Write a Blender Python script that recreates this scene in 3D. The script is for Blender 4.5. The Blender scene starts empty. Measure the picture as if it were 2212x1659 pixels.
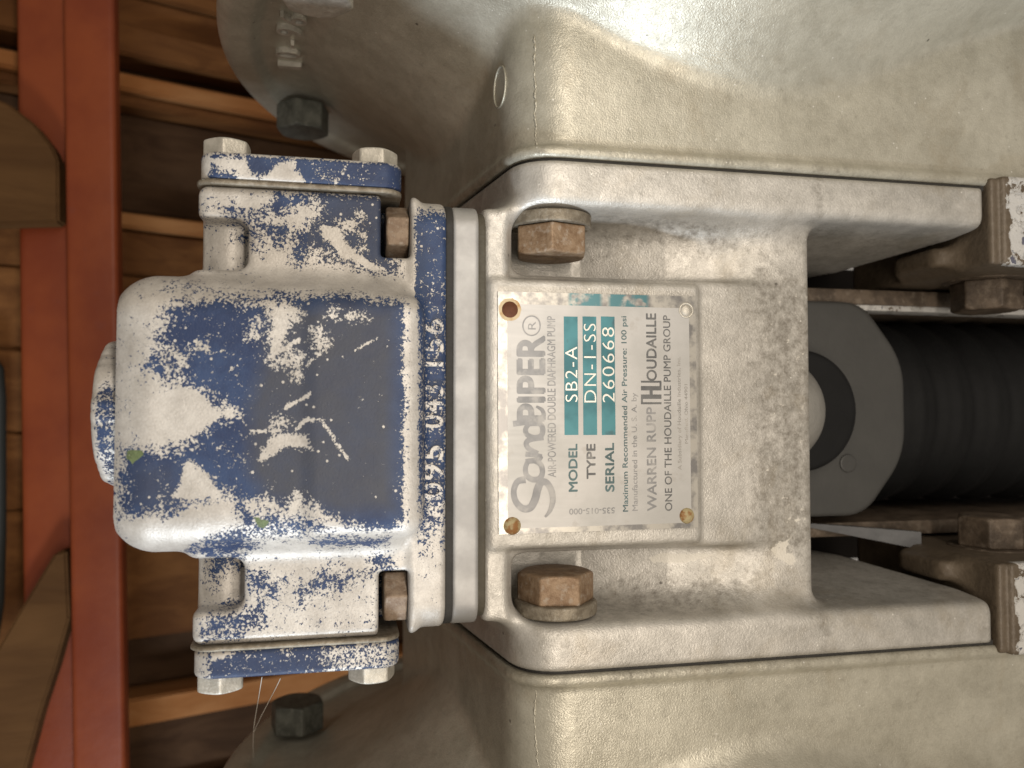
import bpy, math, random
import numpy as np
from mathutils import Matrix, Vector
random.seed(4); np.random.seed(4)
SC = bpy.context.scene
# ------------------------------------------------------------------ frame of reference
# design space in millimetres: u = down the pump (pump stands upright, camera is rolled 90 deg),
# v = to the pump's right, w = towards the viewer. world: X = v, Y = -w, Z = U0 - u
U0 = 330.0
def W3(u, v, w): return (v / 1000.0, -w / 1000.0, (U0 - u) / 1000.0)
def WV(u, v, w): return Vector((v, -w, -u))
FPX, DCAM, CA, CB = 1750.0, 255.0, math.radians(11.9), math.radians(2.06)
fwd = np.array([math.sin(CA) * math.cos(CB), math.sin(CB), -math.cos(CA) * math.cos(CB)])
rgt = np.array([math.cos(CA), 0, math.sin(CA)])
upv = np.cross(rgt, fwd)
CAM = np.array([0, 0, DCAM])
def un(x, y, w):
    """measured picture point -> (u, v) on the real plane at depth w (used to take dimensions)"""
    r = fwd + rgt * (x - 1106) / FPX - upv * (y - 829.5) / FPX
    p = CAM + r * ((w - DCAM) / r[2])
    return float(p[0]), float(p[1])

cd = bpy.data.cameras.new('camera'); cam = bpy.data.objects.new('camera', cd); SC.collection.objects.link(cam)
cd.sensor_width = 36; cd.lens = FPX / 2212 * 36; cd.clip_start = 0.01; cd.clip_end = 20
R, U_, F_ = WV(*rgt), WV(*upv), WV(*fwd)
cam.matrix_world = Matrix(((R.x, U_.x, -F_.x, 0), (R.y, U_.y, -F_.y, 0), (R.z, U_.z, -F_.z, 0), (0, 0, 0, 1)))
cam.location = W3(*CAM)
cd.dof.use_dof = True; cd.dof.focus_distance = 0.262; cd.dof.aperture_fstop = 11.0
SC.camera = cam

wd = bpy.data.worlds.new('World'); SC.world = wd; wd.use_nodes = True
bg = wd.node_tree.nodes['Background']; bg.inputs[0].default_value = (1.0, 0.91, 0.80, 1); bg.inputs[1].default_value = 0.38

def area(name, pos, target, size, watts, col, sy=None):
    l = bpy.data.lights.new(name, 'AREA'); l.energy = watts; l.color = col; l.size = size / 1000
    if sy: l.shape = 'RECTANGLE'; l.size_y = sy / 1000
    o = bpy.data.objects.new(name, l); SC.collection.objects.link(o)
    o.location = W3(*pos)
    o.rotation_euler = (Vector(W3(*target)) - o.location).to_track_quat('-Z', 'Y').to_euler()
    if sy:  # long side along the pump's axis (world X)
        z = (o.location - Vector(W3(*target))).normalized(); x = Vector((1, 0, 0)); x = (x - z * x.dot(z)).normalized(); y = z.cross(x)
        o.rotation_euler = Matrix((x, y, z)).transposed().to_euler()
    return o
area('workshop_lamp', (105, 20, 500), (75, 20, 0), 760, 3.1, (1.0, 0.90, 0.785), 45)
area('doorway_light', (-60, -820, 345), (40, 60, 0), 150, 8.5, (0.78, 0.88, 1.0))
SC.view_settings.view_transform = 'Standard'; SC.view_settings.look = 'None'
SC.view_settings.exposure = -0.2; SC.view_settings.gamma = 1.0
SC.view_settings.use_curve_mapping = False
SC.cycles.max_bounces = 6; SC.cycles.caustics_reflective = False; SC.cycles.caustics_refractive = False

# ------------------------------------------------------------------ node helpers
class NT:
    def __init__(s, name):
        s.m = bpy.data.materials.new(name); s.m.use_nodes = True
        s.t = s.m.node_tree; s.b = s.t.nodes['Principled BSDF']
        s.tc = s.t.nodes.new('ShaderNodeTexCoord').outputs['Object']
    def put(s, sock, val):
        if isinstance(val, bpy.types.NodeSocket): s.t.links.new(val, sock)
        elif isinstance(val, (tuple, list)) and len(val) == 3 and sock.type == 'RGBA': sock.default_value = (*val, 1)
        else: sock.default_value = val
    def vec(s, scale):
        n = s.t.nodes.new('ShaderNodeMapping'); s.put(n.inputs['Vector'], s.tc); n.inputs['Scale'].default_value = scale
        return n.outputs[0]
    def noise(s, scale, detail=3, rough=.55, dist=0, vec=None):
        n = s.t.nodes.new('ShaderNodeTexNoise'); s.put(n.inputs['Vector'], vec or s.tc)
        n.inputs['Scale'].default_value = scale; n.inputs['Detail'].default_value = detail
        n.inputs['Roughness'].default_value = rough; n.inputs['Distortion'].default_value = dist
        return n.outputs['Fac']
    def voro(s, scale, vec=None, feature='F1'):
        n = s.t.nodes.new('ShaderNodeTexVoronoi'); n.feature = feature; s.put(n.inputs['Vector'], vec or s.tc); n.inputs['Scale'].default_value = scale
        return n.outputs['Distance']
    def attr(s, a):
        n = s.t.nodes.new('ShaderNodeAttribute'); n.attribute_name = a
        return n.outputs['Fac']
    def ma(s, op, a, b=0.0, c=None):
        n = s.t.nodes.new('ShaderNodeMath'); n.operation = op; s.put(n.inputs[0], a); s.put(n.inputs[1], b)
        if c is not None: s.put(n.inputs[2], c)
        return n.outputs[0]
    def step(s, x, lo, hi, a=0.0, b=1.0):
        n = s.t.nodes.new('ShaderNodeMapRange'); n.interpolation_type = 'SMOOTHSTEP'
        s.put(n.inputs['Value'], x)
        for k, v in zip(('From Min', 'From Max', 'To Min', 'To Max'), (lo, hi, a, b)): n.inputs[k].default_value = v
        return n.outputs[0]
    def mix(s, f, a, b):
        n = s.t.nodes.new('ShaderNodeMix'); n.data_type = 'RGBA'
        s.put(n.inputs[0], f); s.put(n.inputs[6], a); s.put(n.inputs[7], b)
        return n.outputs[2]
    def fmix(s, f, a, b):
        n = s.t.nodes.new('ShaderNodeMix'); s.put(n.inputs[0], f); s.put(n.inputs[2], a); s.put(n.inputs[3], b)
        return n.outputs[0]
    def bump(s, h, dist, strength=1.0, prev=None):
        n = s.t.nodes.new('ShaderNodeBump'); n.inputs['Strength'].default_value = strength; n.inputs['Distance'].default_value = dist
        s.put(n.inputs['Height'], h)
        if prev is not None: s.put(n.inputs['Normal'], prev)
        return n.outputs[0]
    def out(s, col=None, rough=None, metal=None, normal=None, spec=None, coat=None):
        i = s.b.inputs
        if col is not None: s.put(i['Base Color'], col)
        if rough is not None: s.put(i['Roughness'], rough)
        if metal is not None: s.put(i['Metallic'], metal)
        if normal is not None: s.put(i['Normal'], normal)
        if spec is not None: s.put(i['Specular IOR Level'], spec)
        if coat is not None: s.put(i['Coat Weight'], coat); i['Coat Roughness'].default_value = .25
        return s.m

def cast_color(n, lo, hi):
    big = n.noise(38, 4, .6); mid = n.noise(160, 4, .65); fin = n.noise(1500, 2, .5)
    f = n.ma('ADD', n.ma('MULTIPLY', n.step(big, .35, .65), .45), n.ma('ADD', n.ma('MULTIPLY', n.step(mid, .3, .7), .4), n.ma('MULTIPLY', n.step(fin, .3, .7), .25)))
    return n.mix(f, lo, hi)
def cast_bump(n, a=.00016):
    b1 = n.bump(n.noise(70, 3, .55), .0012, .25)
    b2 = n.bump(n.noise(420, 2, .5), .00012, .4, b1)
    return n.bump(n.noise(1700, 2, .6), a, .9, b2)

def m_cast(name, lo, hi, rough=.42, metal=.55, grime=True):
    n = NT(name)
    col = cast_color(n, lo, hi)
    if grime:
        st = n.ma('ADD', n.attr('stain'), n.ma('MULTIPLY', n.ma('SUBTRACT', n.noise(330, 6, .75), .5), 2.0))
        st = n.ma('MULTIPLY', n.step(st, .0, .9), .78)
        col = n.mix(st, col, (.095, .078, .055))
        ch = n.ma('ADD', n.attr('chip'), n.ma('MULTIPLY', n.ma('SUBTRACT', n.noise(420, 4, .65), .5), 1.5))
        ch = n.step(ch, .45, .6)
        col = n.mix(ch, col, (.66, .62, .54))
        oil = n.step(n.noise(24, 6, .7, .6), .50, .72)
        col = n.mix(n.ma('MULTIPLY', oil, .38), col, (.30, .245, .16))
        glints = n.ma('MULTIPLY', n.step(n.voro(240), .05, .09, 1, 0), n.step(n.noise(50, 2), .45, .55))
        col = n.mix(n.ma('MULTIPLY', glints, .7), col, (.80, .77, .70))  # sparkle of the metal grain painted in as pale specks
        pits = n.step(n.voro(85), .035, .06, 1, 0)
        pit_gate = n.step(n.noise(30, 1), .52, .56)
        col = n.mix(n.ma('MULTIPLY', pits, n.ma('MULTIPLY', pit_gate, .7)), col, (.06, .05, .04))
        metal = n.fmix(ch, n.fmix(st, metal, .05), .1)
    rg = n.fmix(n.noise(300, 3), rough - .12, rough + .2)
    return n.out(col, rg, metal, cast_bump(n))

M = {}
M['cast'] = m_cast('cast_aluminium', (.37, .35, .31), (.60, .57, .515), .43, .5)
n = NT('machined_plate')
M['cast_plain'] = n.out(n.mix(n.step(n.noise(70, 4, .6), .35, .65), (.31, .30, .285), (.40, .39, .37)), n.fmix(n.noise(200, 3), .42, .58), .35, n.bump(n.noise(1400, 2), .00006, .6))
n = NT('elbow_metal'); M['elbow'] = n.out(n.mix(n.noise(160, 4), (.22, .21, .19), (.36, .345, .31)), .5, .3, n.bump(n.noise(500, 3), .0003))
n = NT('dull_steel'); M['dull_steel'] = n.out(n.mix(n.noise(120, 4), (.07, .07, .072), (.15, .15, .15)), .6, .15, n.bump(n.noise(300, 4), .0004))
M['cast_chamber'] = m_cast('cast_chamber', (.36, .335, .265), (.52, .49, .40), .34, .42)

n = NT('flaked_blue_paint')
fld = n.ma('ADD', n.attr('paint'), n.ma('ADD', n.ma('MULTIPLY', n.ma('SUBTRACT', n.noise(1400, 3, .62, .5), .5), 3.2), n.ma('MULTIPLY', n.ma('SUBTRACT', n.noise(330, 4, .65, .4), .5), 1.9)))
dots = n.ma('MULTIPLY', n.step(n.voro(330), .11, .17, 1, 0), n.step(n.noise(90, 3), .40, .6))
fld = n.ma('SUBTRACT', fld, n.ma('MULTIPLY', dots, 1.3))
mask = n.step(fld, -.05, .05)
bare = cast_color(n, (.38, .35, .31), (.60, .565, .51))
bare = n.mix(n.ma('MULTIPLY', n.step(n.noise(45, 5, .7), .5, .7), .35), bare, (.25, .225, .19))
blue = n.mix(n.step(n.noise(70, 5, .7), .35, .65), (.017, .031, .080), (.031, .056, .125))
blue = n.mix(n.ma('MULTIPLY', n.attr('dust'), n.step(n.noise(90, 4, .65), .25, .75, .75, 1.0)), blue, (.052, .055, .068))
grn = n.step(n.ma('ADD', n.attr('green'), n.ma('MULTIPLY', n.ma('SUBTRACT', n.noise(500, 3), .5), 1.2)), .4, .5)
col = n.mix(mask, bare, blue)
col = n.mix(grn, col, n.mix(n.noise(400, 3), (.07, .095, .035), (.17, .21, .10)))
nb = n.bump(n.noise(1700, 2, .6), .00013, .8, n.bump(n.noise(90, 3, .55), .001, .2))
nb = n.bump(mask, .00014, .8, nb)
M['paint'] = n.out(col, n.fmix(mask, n.fmix(n.noise(300, 3), .36, .6), n.fmix(n.noise(200, 3), .45, .62)), n.fmix(mask, .28, 0.0), nb, .35)

def m_rust(name, a, b, c, metal=.3, scale=220):
    n = NT(name)
    f1 = n.noise(scale, 5, .65); f2 = n.noise(scale * 2.3, 4, .6)
    col = n.mix(n.step(f1, .35, .65), a, b)
    col = n.mix(n.ma('MULTIPLY', n.step(f2, .5, .75), .6), col, c)
    return n.out(col, n.fmix(f2, .4, .75), metal, n.bump(n.noise(900, 4, .65), .0003, .8))
M['rust_bolt'] = m_rust('rusty_bolt', (.19, .115, .062), (.30, .205, .125), (.42, .36, .29))
M['rust_dark'] = m_rust('dark_rusty_steel', (.06, .042, .027), (.13, .095, .065), (.25, .20, .15), .2, 120)
M['rust_flange_bolt'] = m_rust('brown_bolt', (.19, .13, .085), (.29, .215, .15), (.42, .37, .31), .3, 260)
M['washer'] = m_rust('dull_washer', (.17, .14, .10), (.28, .24, .18), (.42, .39, .33), .5, 260)
M['zinc'] = m_rust('zinc_bolt', (.52, .49, .42), (.66, .62, .54), (.72, .69, .62), .75, 180)
M['dark_bolt'] = m_rust('dark_bolt', (.08, .08, .065), (.14, .14, .115), (.22, .21, .175), .5, 200)
n = NT('foot_paint')
f = n.ma('ADD', n.noise(150, 5, .7), n.ma('MULTIPLY', n.attr('stain'), -.4))
col = n.mix(n.step(f, .40, .44), n.mix(n.noise(300, 4), (.065, .046, .028), (.15, .115, .078)), n.mix(n.noise(80, 3), (.42, .41, .39), (.60, .58, .54)))
col = n.mix(n.ma('MULTIPLY', n.step(n.noise(190, 2), .66, .68), n.step(f, .44, .49)), col, (.10, .10, .13))
M['foot'] = n.out(col, .5, .1, n.bump(n.ma('ADD', n.noise(500, 4), n.step(f, .44, .49)), .0004, .8))
n = NT('rubber'); M['rubber'] = n.out(n.mix(n.noise(120, 3), (.004, .004, .004), (.009, .009, .009)), .75, 0, n.bump(n.noise(600, 3), .0002, .5), .25)
n = NT('gasket'); M['gasket'] = n.out(n.mix(n.noise(260, 4, .7), (.014, .013, .011), (.04, .036, .03)), .75, 0, n.bump(n.noise(700, 4), .0003, .8))
n = NT('gasket_fibre'); M['gasket2'] = n.out(n.mix(n.noise(260, 4, .7), (.045, .038, .026), (.12, .105, .075)), .8, 0, n.bump(n.noise(700, 4), .0004, .8))
n = NT('grey_plastic'); M['grey_plate'] = n.out(n.mix(n.noise(60, 4, .6), (.042, .041, .038), (.07, .068, .062)), .5, .1, n.bump(n.noise(500, 3), .0002, .5))
n = NT('cavity_shade'); M['cavity'] = n.out(n.mix(n.noise(40, 4), (.012, .008, .005), (.035, .022, .014)), .8, 0)  # near-black colour stands in for the shade inside the open end
# nameplate
n = NT('nameplate_steel')
br = n.noise(60, 2, .5, 0, n.vec((14, 1, 1)))
col = n.mix(n.step(n.noise(45, 4), .35, .65), (.41, .40, .375), (.49, .475, .45))
col = n.mix(n.ma('MULTIPLY', n.step(n.noise(120, 4, .65), .6, .7), .35), col, (.34, .31, .27))
M['plate'] = n.out(col, n.fmix(br, .42, .55), .4, n.bump(n.noise(300, 2, .5, 0, n.vec((9, 1, 1))), .00004, .5))
n = NT('nameplate_border')
col = n.mix(n.step(n.noise(130, 4, .65), .4, .62), (.52, .49, .43), (.24, .23, .22))
tl = n.ma('MULTIPLY', n.attr('stain'), n.step(n.noise(200, 3), .35, .5))
col = n.mix(tl, col, (.10, .22, .24))
M['plate_border'] = n.out(col, .33, .6)
def m_ink(name, a, b, c, lo=.56, hi=.68, metal=.2, sc=130):
    n = NT(name)
    col = n.mix(n.step(n.noise(sc, 3), .35, .65), a, b)
    col = n.mix(n.ma('MULTIPLY', n.step(n.noise(sc * 1.3, 3, .6), lo, hi), .75), col, c)
    return n.out(col, .45, metal)
M['ink_grey'] = m_ink('faded_grey_ink', (.20, .20, .20), (.28, .275, .27), (.40, .385, .36), .48, .68)
M['ink_dark'] = m_ink('dark_ink', (.10, .10, .10), (.15, .15, .145), (.30, .29, .27), .52, .72)
M['ink_teal'] = m_ink('teal_grey_ink', (.06, .10, .105), (.09, .15, .155), (.26, .26, .24), .62, .75)
M['ink_faint'] = m_ink('worn_ink', (.24, .23, .21), (.32, .30, .27), (.45, .42, .37))
M['teal'] = m_ink('teal_print', (.035, .135, .155), (.065, .22, .245), (.05, .09, .10), .6, .72, .3, 90)
M['stamp'] = m_ink('stamped_metal', (.62, .60, .54), (.72, .69, .62), (.5, .48, .42), .6, .7, .7)
n = NT('rust_rivet'); M['rivet_rust'] = n.out(n.mix(n.noise(500, 4), (.07, .022, .008), (.15, .05, .018)), .8, 0, n.bump(n.noise(900, 3), .0003))
n = NT('brass_rivet'); M['rivet_brass'] = n.out(n.mix(n.step(n.noise(450, 4), .38, .62), (.26, .12, .035), (.40, .33, .18)), .65, .2, n.bump(n.noise(900, 3), .0003))
n = NT('rust_halo'); M['halo'] = n.out(n.mix(n.step(n.noise(400, 4), .35, .6), (.42, .24, .085), (.58, .46, .28)), .6, .1)
# surroundings
n = NT('red_beam_paint')
col = n.mix(n.step(n.noise(14, 4, .6), .35, .65), (.14, .023, .005), (.19, .038, .008))
col = n.mix(n.ma('MULTIPLY', n.step(n.noise(60, 5, .7), .6, .75), .4), col, (.12, .03, .02))
M['red'] = n.out(col, n.fmix(n.noise(50, 3), .38, .55), 0, n.bump(n.noise(200, 3), .0004, .4), .3)
def m_wood(name, a, b, c, ax=(60, 60, 4)):
    n = NT(name)
    g = n.noise(1.0, 5, .62, .5, n.vec(ax)); g2 = n.noise(9, 3)
    col = n.mix(n.step(g, .32, .68), a, b); col = n.mix(n.ma('MULTIPLY', n.step(g2, .4, .7), .5), col, c)
    return n.out(col, .8, 0, n.bump(g, .002, .5), .12)
M['wood_tan'] = m_wood('pale_board', (.25, .10, .03), (.34, .16, .06), (.25, .09, .027))
M['wood_mid'] = m_wood('brown_board', (.095, .036, .011), (.18, .075, .023), (.075, .028, .009))
M['wood_dark'] = m_wood('dark_board', (.038, .018, .008), (.07, .036, .017), (.028, .014, .006))
M['timber'] = m_wood('weathered_timber', (.062, .028, .009), (.10, .048, .016), (.05, .022, .007), (40, 40, 8))
n = NT('dark_hose'); M['hose'] = n.out((.012, .013, .011), .6, 0)
n = NT('web_silk'); M['silk'] = n.out((.55, .5, .42), .6, 0)

# ------------------------------------------------------------------ SDF casting tools
def smin(a, b, k):
    h = np.clip(.5 + .5 * (b - a) / k, 0, 1); return b + (a - b) * h - k * h * (1 - h)
def smax(a, b, k): return -smin(-a, -b, k)
def box(u, v, w, lo, hi, r=0.0):
    q = [np.abs(x - (l + h) / 2) - ((h - l) / 2 - r) for x, l, h in zip((u, v, w), lo, hi)]
    out = np.sqrt(np.maximum(q[0], 0) ** 2 + np.maximum(q[1], 0) ** 2 + np.maximum(q[2], 0) ** 2)
    return out + np.minimum(np.maximum(q[0], np.maximum(q[1], q[2])), 0) - r
def rbox2(a, b, la, ha, lb, hb, r):
    qa = np.abs(a - (la + ha) / 2) - ((ha - la) / 2 - r); qb = np.abs(b - (lb + hb) / 2) - ((hb - lb) / 2 - r)
    return np.sqrt(np.maximum(qa, 0) ** 2 + np.maximum(qb, 0) ** 2) + np.minimum(np.maximum(qa, qb), 0) - r
def ext(d2, t, lo, hi, r):
    """extrude a 2d field over t in lo..hi with rounded rims"""
    q = np.abs(t - (lo + hi) / 2) - ((hi - lo) / 2 - r); d = d2 + r
    return np.sqrt(np.maximum(q, 0) ** 2 + np.maximum(d, 0) ** 2) + np.minimum(np.maximum(q, d), 0) - r

def nets(f, lo, hi, h):
    ax = [np.arange(l, t + h, h, dtype=np.float64) for l, t in zip(lo, hi)]
    val = np.asarray(f(ax[0][:, None, None], ax[1][None, :, None], ax[2][None, None, :]), dtype=np.float32)
    val = np.ascontiguousarray(np.broadcast_to(val, tuple(map(len, ax)))).copy()
    s = val < 0
    c = s[:-1, :-1, :-1].astype(np.int8)
    tot = np.zeros_like(c)
    for i in (0, 1):
        for j in (0, 1):
            for k in (0, 1):
                tot += s[i:s.shape[0] - 1 + i, j:s.shape[1] - 1 + j, k:s.shape[2] - 1 + k]
    I, J, K = np.nonzero((tot > 0) & (tot < 8))
    idx = -np.ones(tot.shape, dtype=np.int32); idx[I, J, K] = np.arange(len(I))
    acc = np.zeros((len(I), 3)); cnt = np.zeros(len(I))
    for a in range(3):
        o = [x for x in range(3) if x != a]
        for p in (0, 1):
            for q in (0, 1):
                d = [0, 0, 0]; d[o[0]] = p; d[o[1]] = q
                e = d.copy(); e[a] = 1
                v0 = val[I + d[0], J + d[1], K + d[2]]; v1 = val[I + e[0], J + e[1], K + e[2]]
                m = (v0 < 0) != (v1 < 0)
                t = np.where(m, v0 / np.where(m, v0 - v1, 1), 0)
                pos = np.tile(np.array(d, float), (len(I), 1)); pos[:, a] = t
                acc[m] += pos[m]; cnt[m] += 1
    P = np.stack([ax[0][I], ax[1][J], ax[2][K]], 1) + acc / cnt[:, None] * h
    quads = []
    for a in range(3):
        b, c_ = (a + 1) % 3, (a + 2) % 3
        sl0 = [slice(None)] * 3; sl1 = [slice(None)] * 3
        sl0[a] = slice(0, -1); sl1[a] = slice(1, None)
        d = s[tuple(sl0)] != s[tuple(sl1)]
        A = np.stack(np.nonzero(d), 1)
        A = A[(A[:, b] > 0) & (A[:, c_] > 0) & (A[:, b] < s.shape[b] - 1) & (A[:, c_] < s.shape[c_] - 1)]
        if not len(A): continue
        ins = s[A[:, 0], A[:, 1], A[:, 2]]
        def cell(db, dc):
            B = A.copy(); B[:, b] += db; B[:, c_] += dc
            return idx[B[:, 0], B[:, 1], B[:, 2]]
        q = np.stack([cell(-1, -1), cell(0, -1), cell(0, 0), cell(-1, 0)], 1)
        q[~ins] = q[~ins][:, ::-1]
        quads.append(q)
    Q = np.concatenate(quads)
    for _ in range(3):
        e = .15 * h
        g0 = f(P[:, 0], P[:, 1], P[:, 2])
        g = np.stack([f(P[:, 0] + e, P[:, 1], P[:, 2]) - g0, f(P[:, 0], P[:, 1] + e, P[:, 2]) - g0, f(P[:, 0], P[:, 1], P[:, 2] + e) - g0], 1) / e
        stp = np.clip(g0 / np.maximum((g ** 2).sum(1), .2), -.5 * h, .5 * h)
        P = P - g * stp[:, None]
    return P, Q

def mesh_np(name, P, Q, smooth=True, attrs=None):
    """P in design mm, Q quads -> mesh in world metres"""
    V = np.stack([P[:, 1], -P[:, 2], U0 - P[:, 0]], 1) / 1000.0
    # design->world keeps handedness
    me = bpy.data.meshes.new(name)
    me.vertices.add(len(V)); me.vertices.foreach_set('co', V.astype(np.float32).ravel())
    me.loops.add(Q.size); me.loops.foreach_set('vertex_index', Q.astype(np.int32).ravel())
    me.polygons.add(len(Q)); me.polygons.foreach_set('loop_start', np.arange(0, Q.size, Q.shape[1], dtype=np.int32))
    me.polygons.foreach_set('use_smooth', np.full(len(Q), smooth))
    for k, a in (attrs or {}).items():
        at = me.attributes.new(k, 'FLOAT', 'POINT'); at.data.foreach_set('value', np.asarray(a, np.float32))
    me.update(calc_edges=True); me.validate()
    return me
def link(name, me, mt, parent=None, **props):
    o = bpy.data.objects.new(name, me); SC.collection.objects.link(o)
    if mt is not None:
        if len(me.materials) == 0: me.materials.append(M[mt])
        elif me.materials[0] != M[mt]: o.material_slots[0].link = 'OBJECT'; o.material_slots[0].material = M[mt]
    if parent is not None: o.parent = parent
    for k, v in props.items(): o[k] = v
    return o
def place(o, u, v, w):
    o.location = W3(u, v, w); return o
def root(name, u, v, w, **props):
    o = bpy.data.objects.new(name, None); SC.collection.objects.link(o); o.empty_display_size = .02
    for k, v_ in props.items(): o[k] = v_
    return o
def faces_mesh(name, verts, faces, smooth=False):
    me = bpy.data.meshes.new(name); me.from_pydata([W3(*p) for p in verts], [], faces); me.update()
    if smooth: me.polygons.foreach_set('use_smooth', [True] * len(me.polygons))
    return me
def rbox_mesh(name, lo, hi, r=1.0, h=None, attrs=None):
    h = h or max(r * .5, .5)
    P, Q = nets(lambda u, v, w: box(u, v, w, lo, hi, r), [x - 2 * h for x in lo], [x + 2 * h for x in hi], h)
    return mesh_np(name, P, Q, attrs=attrs)
def bev_box(name, lo, hi, b=.8, seg=2):
    import bmesh
    bm = bmesh.new(); bmesh.ops.create_cube(bm, size=1)
    for x in bm.verts:
        p = [(lo[i] + hi[i]) / 2 + x.co[i] * (hi[i] - lo[i]) for i in range(3)]
        x.co = W3(*p)
    bmesh.ops.recalc_face_normals(bm, faces=bm.faces)
    bmesh.ops.bevel(bm, geom=list(bm.edges), offset=b / 1000, segments=seg, affect='EDGES', profile=.6)
    me = bpy.data.meshes.new(name); bm.to_mesh(me); bm.free()
    me.polygons.foreach_set('use_smooth', [True] * len(me.polygons))
    try: me.set_sharp_from_angle(angle=math.radians(40))
    except Exception: pass
    return me

# polygon fields in (u, v); points measured on two enlargements of the part
def ZA(pts, w): return np.array([un(x * .3968 + 164.6, y * .3968 + 274.3, w) for x, y in pts])
def PX(pts, w): return np.array([un(x, y, w) for x, y in pts])
def sdpoly(p, poly):
    """signed distance, positive inside"""
    n_ = len(poly); d = np.full(len(p), 1e9); ins = np.zeros(len(p), bool)
    for i in range(n_):
        a, b = poly[i], poly[(i + 1) % n_]
        e = b - a; q = p - a
        t = np.clip((q @ e) / max(e @ e, 1e-9), 0, 1)
        d = np.minimum(d, ((q - t[:, None] * e) ** 2).sum(1))
        c = (a[1] > p[:, 1]) != (b[1] > p[:, 1])
        with np.errstate(divide='ignore', invalid='ignore'):
            x = (b[0] - a[0]) * (p[:, 1] - a[1]) / (b[1] - a[1]) + a[0]
        ins ^= c & (p[:, 0] < x)
    d = np.sqrt(d); return np.where(ins, d, -d)
def sdline(p, pts, r):
    d = np.full(len(p), 1e9)
    for a, b in zip(pts[:-1], pts[1:]):
        e = b - a; q = p - a; t = np.clip((q @ e) / max(e @ e, 1e-9), 0, 1)
        d = np.minimum(d, np.sqrt(((q - t[:, None] * e) ** 2).sum(1)))
    return r - d

# ================================================================== THE PUMP
pump = root('diaphragm_pump', 0, 0, 0, label='cast aluminium air-powered double diaphragm pump with flaking blue air valve and riveted nameplate', category='pump')
pump.location = (0, 0, 0)

# ---------------- intermediate housing (between the two chambers)
def outline(u, w, front, off, umax, k=14.0):
    """plan of flange and neck: flat front, rounded corner, drafted upper side"""
    d = smax(w - front + 0 * u, (55.4 + off + .17 * w - u) / 1.014, k)
    return np.maximum(d, np.maximum(u - umax + 0 * w, -150 - w + 0 * u))
def f_housing(u, v, w):
    a = np.abs(v)
    inner = 67.0 + np.clip(w, -60, 10) * .10          # drafted inner face of the side flanges
    fl = ext(outline(u, w, 5.0, 0, 290) + 0 * v, a, 0, 82.0, 1.6)
    fl = smax(fl, inner - a + 0 * u, 4.5)
    fl = smax(fl, u - 227.5 + 0 * a, 1.2)
    fl = smax(fl, -((w + 23) + (224 - u) * 2.94) / 3.1 + 0 * a, 2.0)
    d = box(u, v, w, (44.5, -66.5, -60), (162.5, 66.5, -3.2), 2.2)
    d = smin(d, box(u, v, w, (44.5, -66.5, -60), (53.0, 66.5, -1.2), 2.0), 2.0)
    d = smin(d, box(u, v, w, (46, -44.0, -60), (119.5, 44.0, -.2), 2.2), 1.6)
    wf = np.interp(u, [54, 84, 112, 150, 160], [-26, -25, -13, -2.5, 0])
    pocket = smax(smax(45.6 - a + 0 * u + 0 * w, 54.6 - u + 0 * a + 0 * w, 5.0), (wf - w) * .93 + 0 * a, 3.0)
    d = smax(d, -pocket, 2.4)
    k = np.interp(u, [90, 128, 148, 162], [8.0, 14.0, 12.0, 6.0])
    return smin(d, fl, k)
P, Q = nets(f_housing, (42, -85, -92), (232, 85, 8), 1.0)
p2 = P[:, :2]
def fieldmax(base, polys):
    out = np.full(len(p2), base)
    for pl, s, val in polys: out = np.maximum(out, np.clip(sdpoly(p2, pl) / s, -1, 1) * val)
    return out
st = fieldmax(0.0, [(PX([(1590, 650), (1700, 640), (1750, 660), (1750, 880), (1690, 860), (1640, 760)], -3), 14, .8),
                    (PX([(1680, 900), (1757, 900), (1757, 1120), (1700, 1100)], -3), 10, .7),
                    (PX([(1780, 1180), (2060, 1215), (1960, 1250), (1800, 1235)], -25), 3, .6)])
av = np.abs(P[:, 1])
sf = np.clip((av - 52) / 10, 0, 1) * np.clip((1 - P[:, 2]) / 8, 0, 1) * np.clip((70 - av) / 3, 0, 1)
st = np.maximum(st, sf * np.interp(P[:, 0], [60, 130, 165, 180], [.25, .45, .45, .2]))
worn = np.clip((P[:, 0] - 130) / 16, 0, 1) * (P[:, 0] < 164) * np.clip((54 - av) / 8, 0, 1)
st = np.maximum(st, worn * .42)
edge = np.clip(1 - np.abs(P[:, 0] - 161) / 4, 0, 1) * .3
st = np.maximum(st, edge)
chp = fieldmax(-1.0, [(PX([(1408, 1205), (1440, 1193), (1540, 1190), (1552, 1203), (1470, 1225), (1420, 1226)], -10), 1.5, .9),
                     (PX([(1640, 1185), (1665, 1160), (1700, 1150), (1690, 1180), (1720, 1210), (1690, 1225), (1660, 1205)], -8), 2, .8),
                     (PX([(1700, 1120), (1740, 1100), (1750, 1130), (1720, 1140)], -4), 2, .6)])
rim = np.clip(1 - np.abs(P[:, 0] - 45.0) / 1.6, 0, 1) * .45
chp = np.maximum(chp, rim + 0 * chp)
chp = np.maximum(chp, worn * .26 - (worn <= 0) * 1.0)
link('housing', mesh_np('housing', P, Q, attrs={'stain': st, 'chip': chp}), 'cast', pump)

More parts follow.
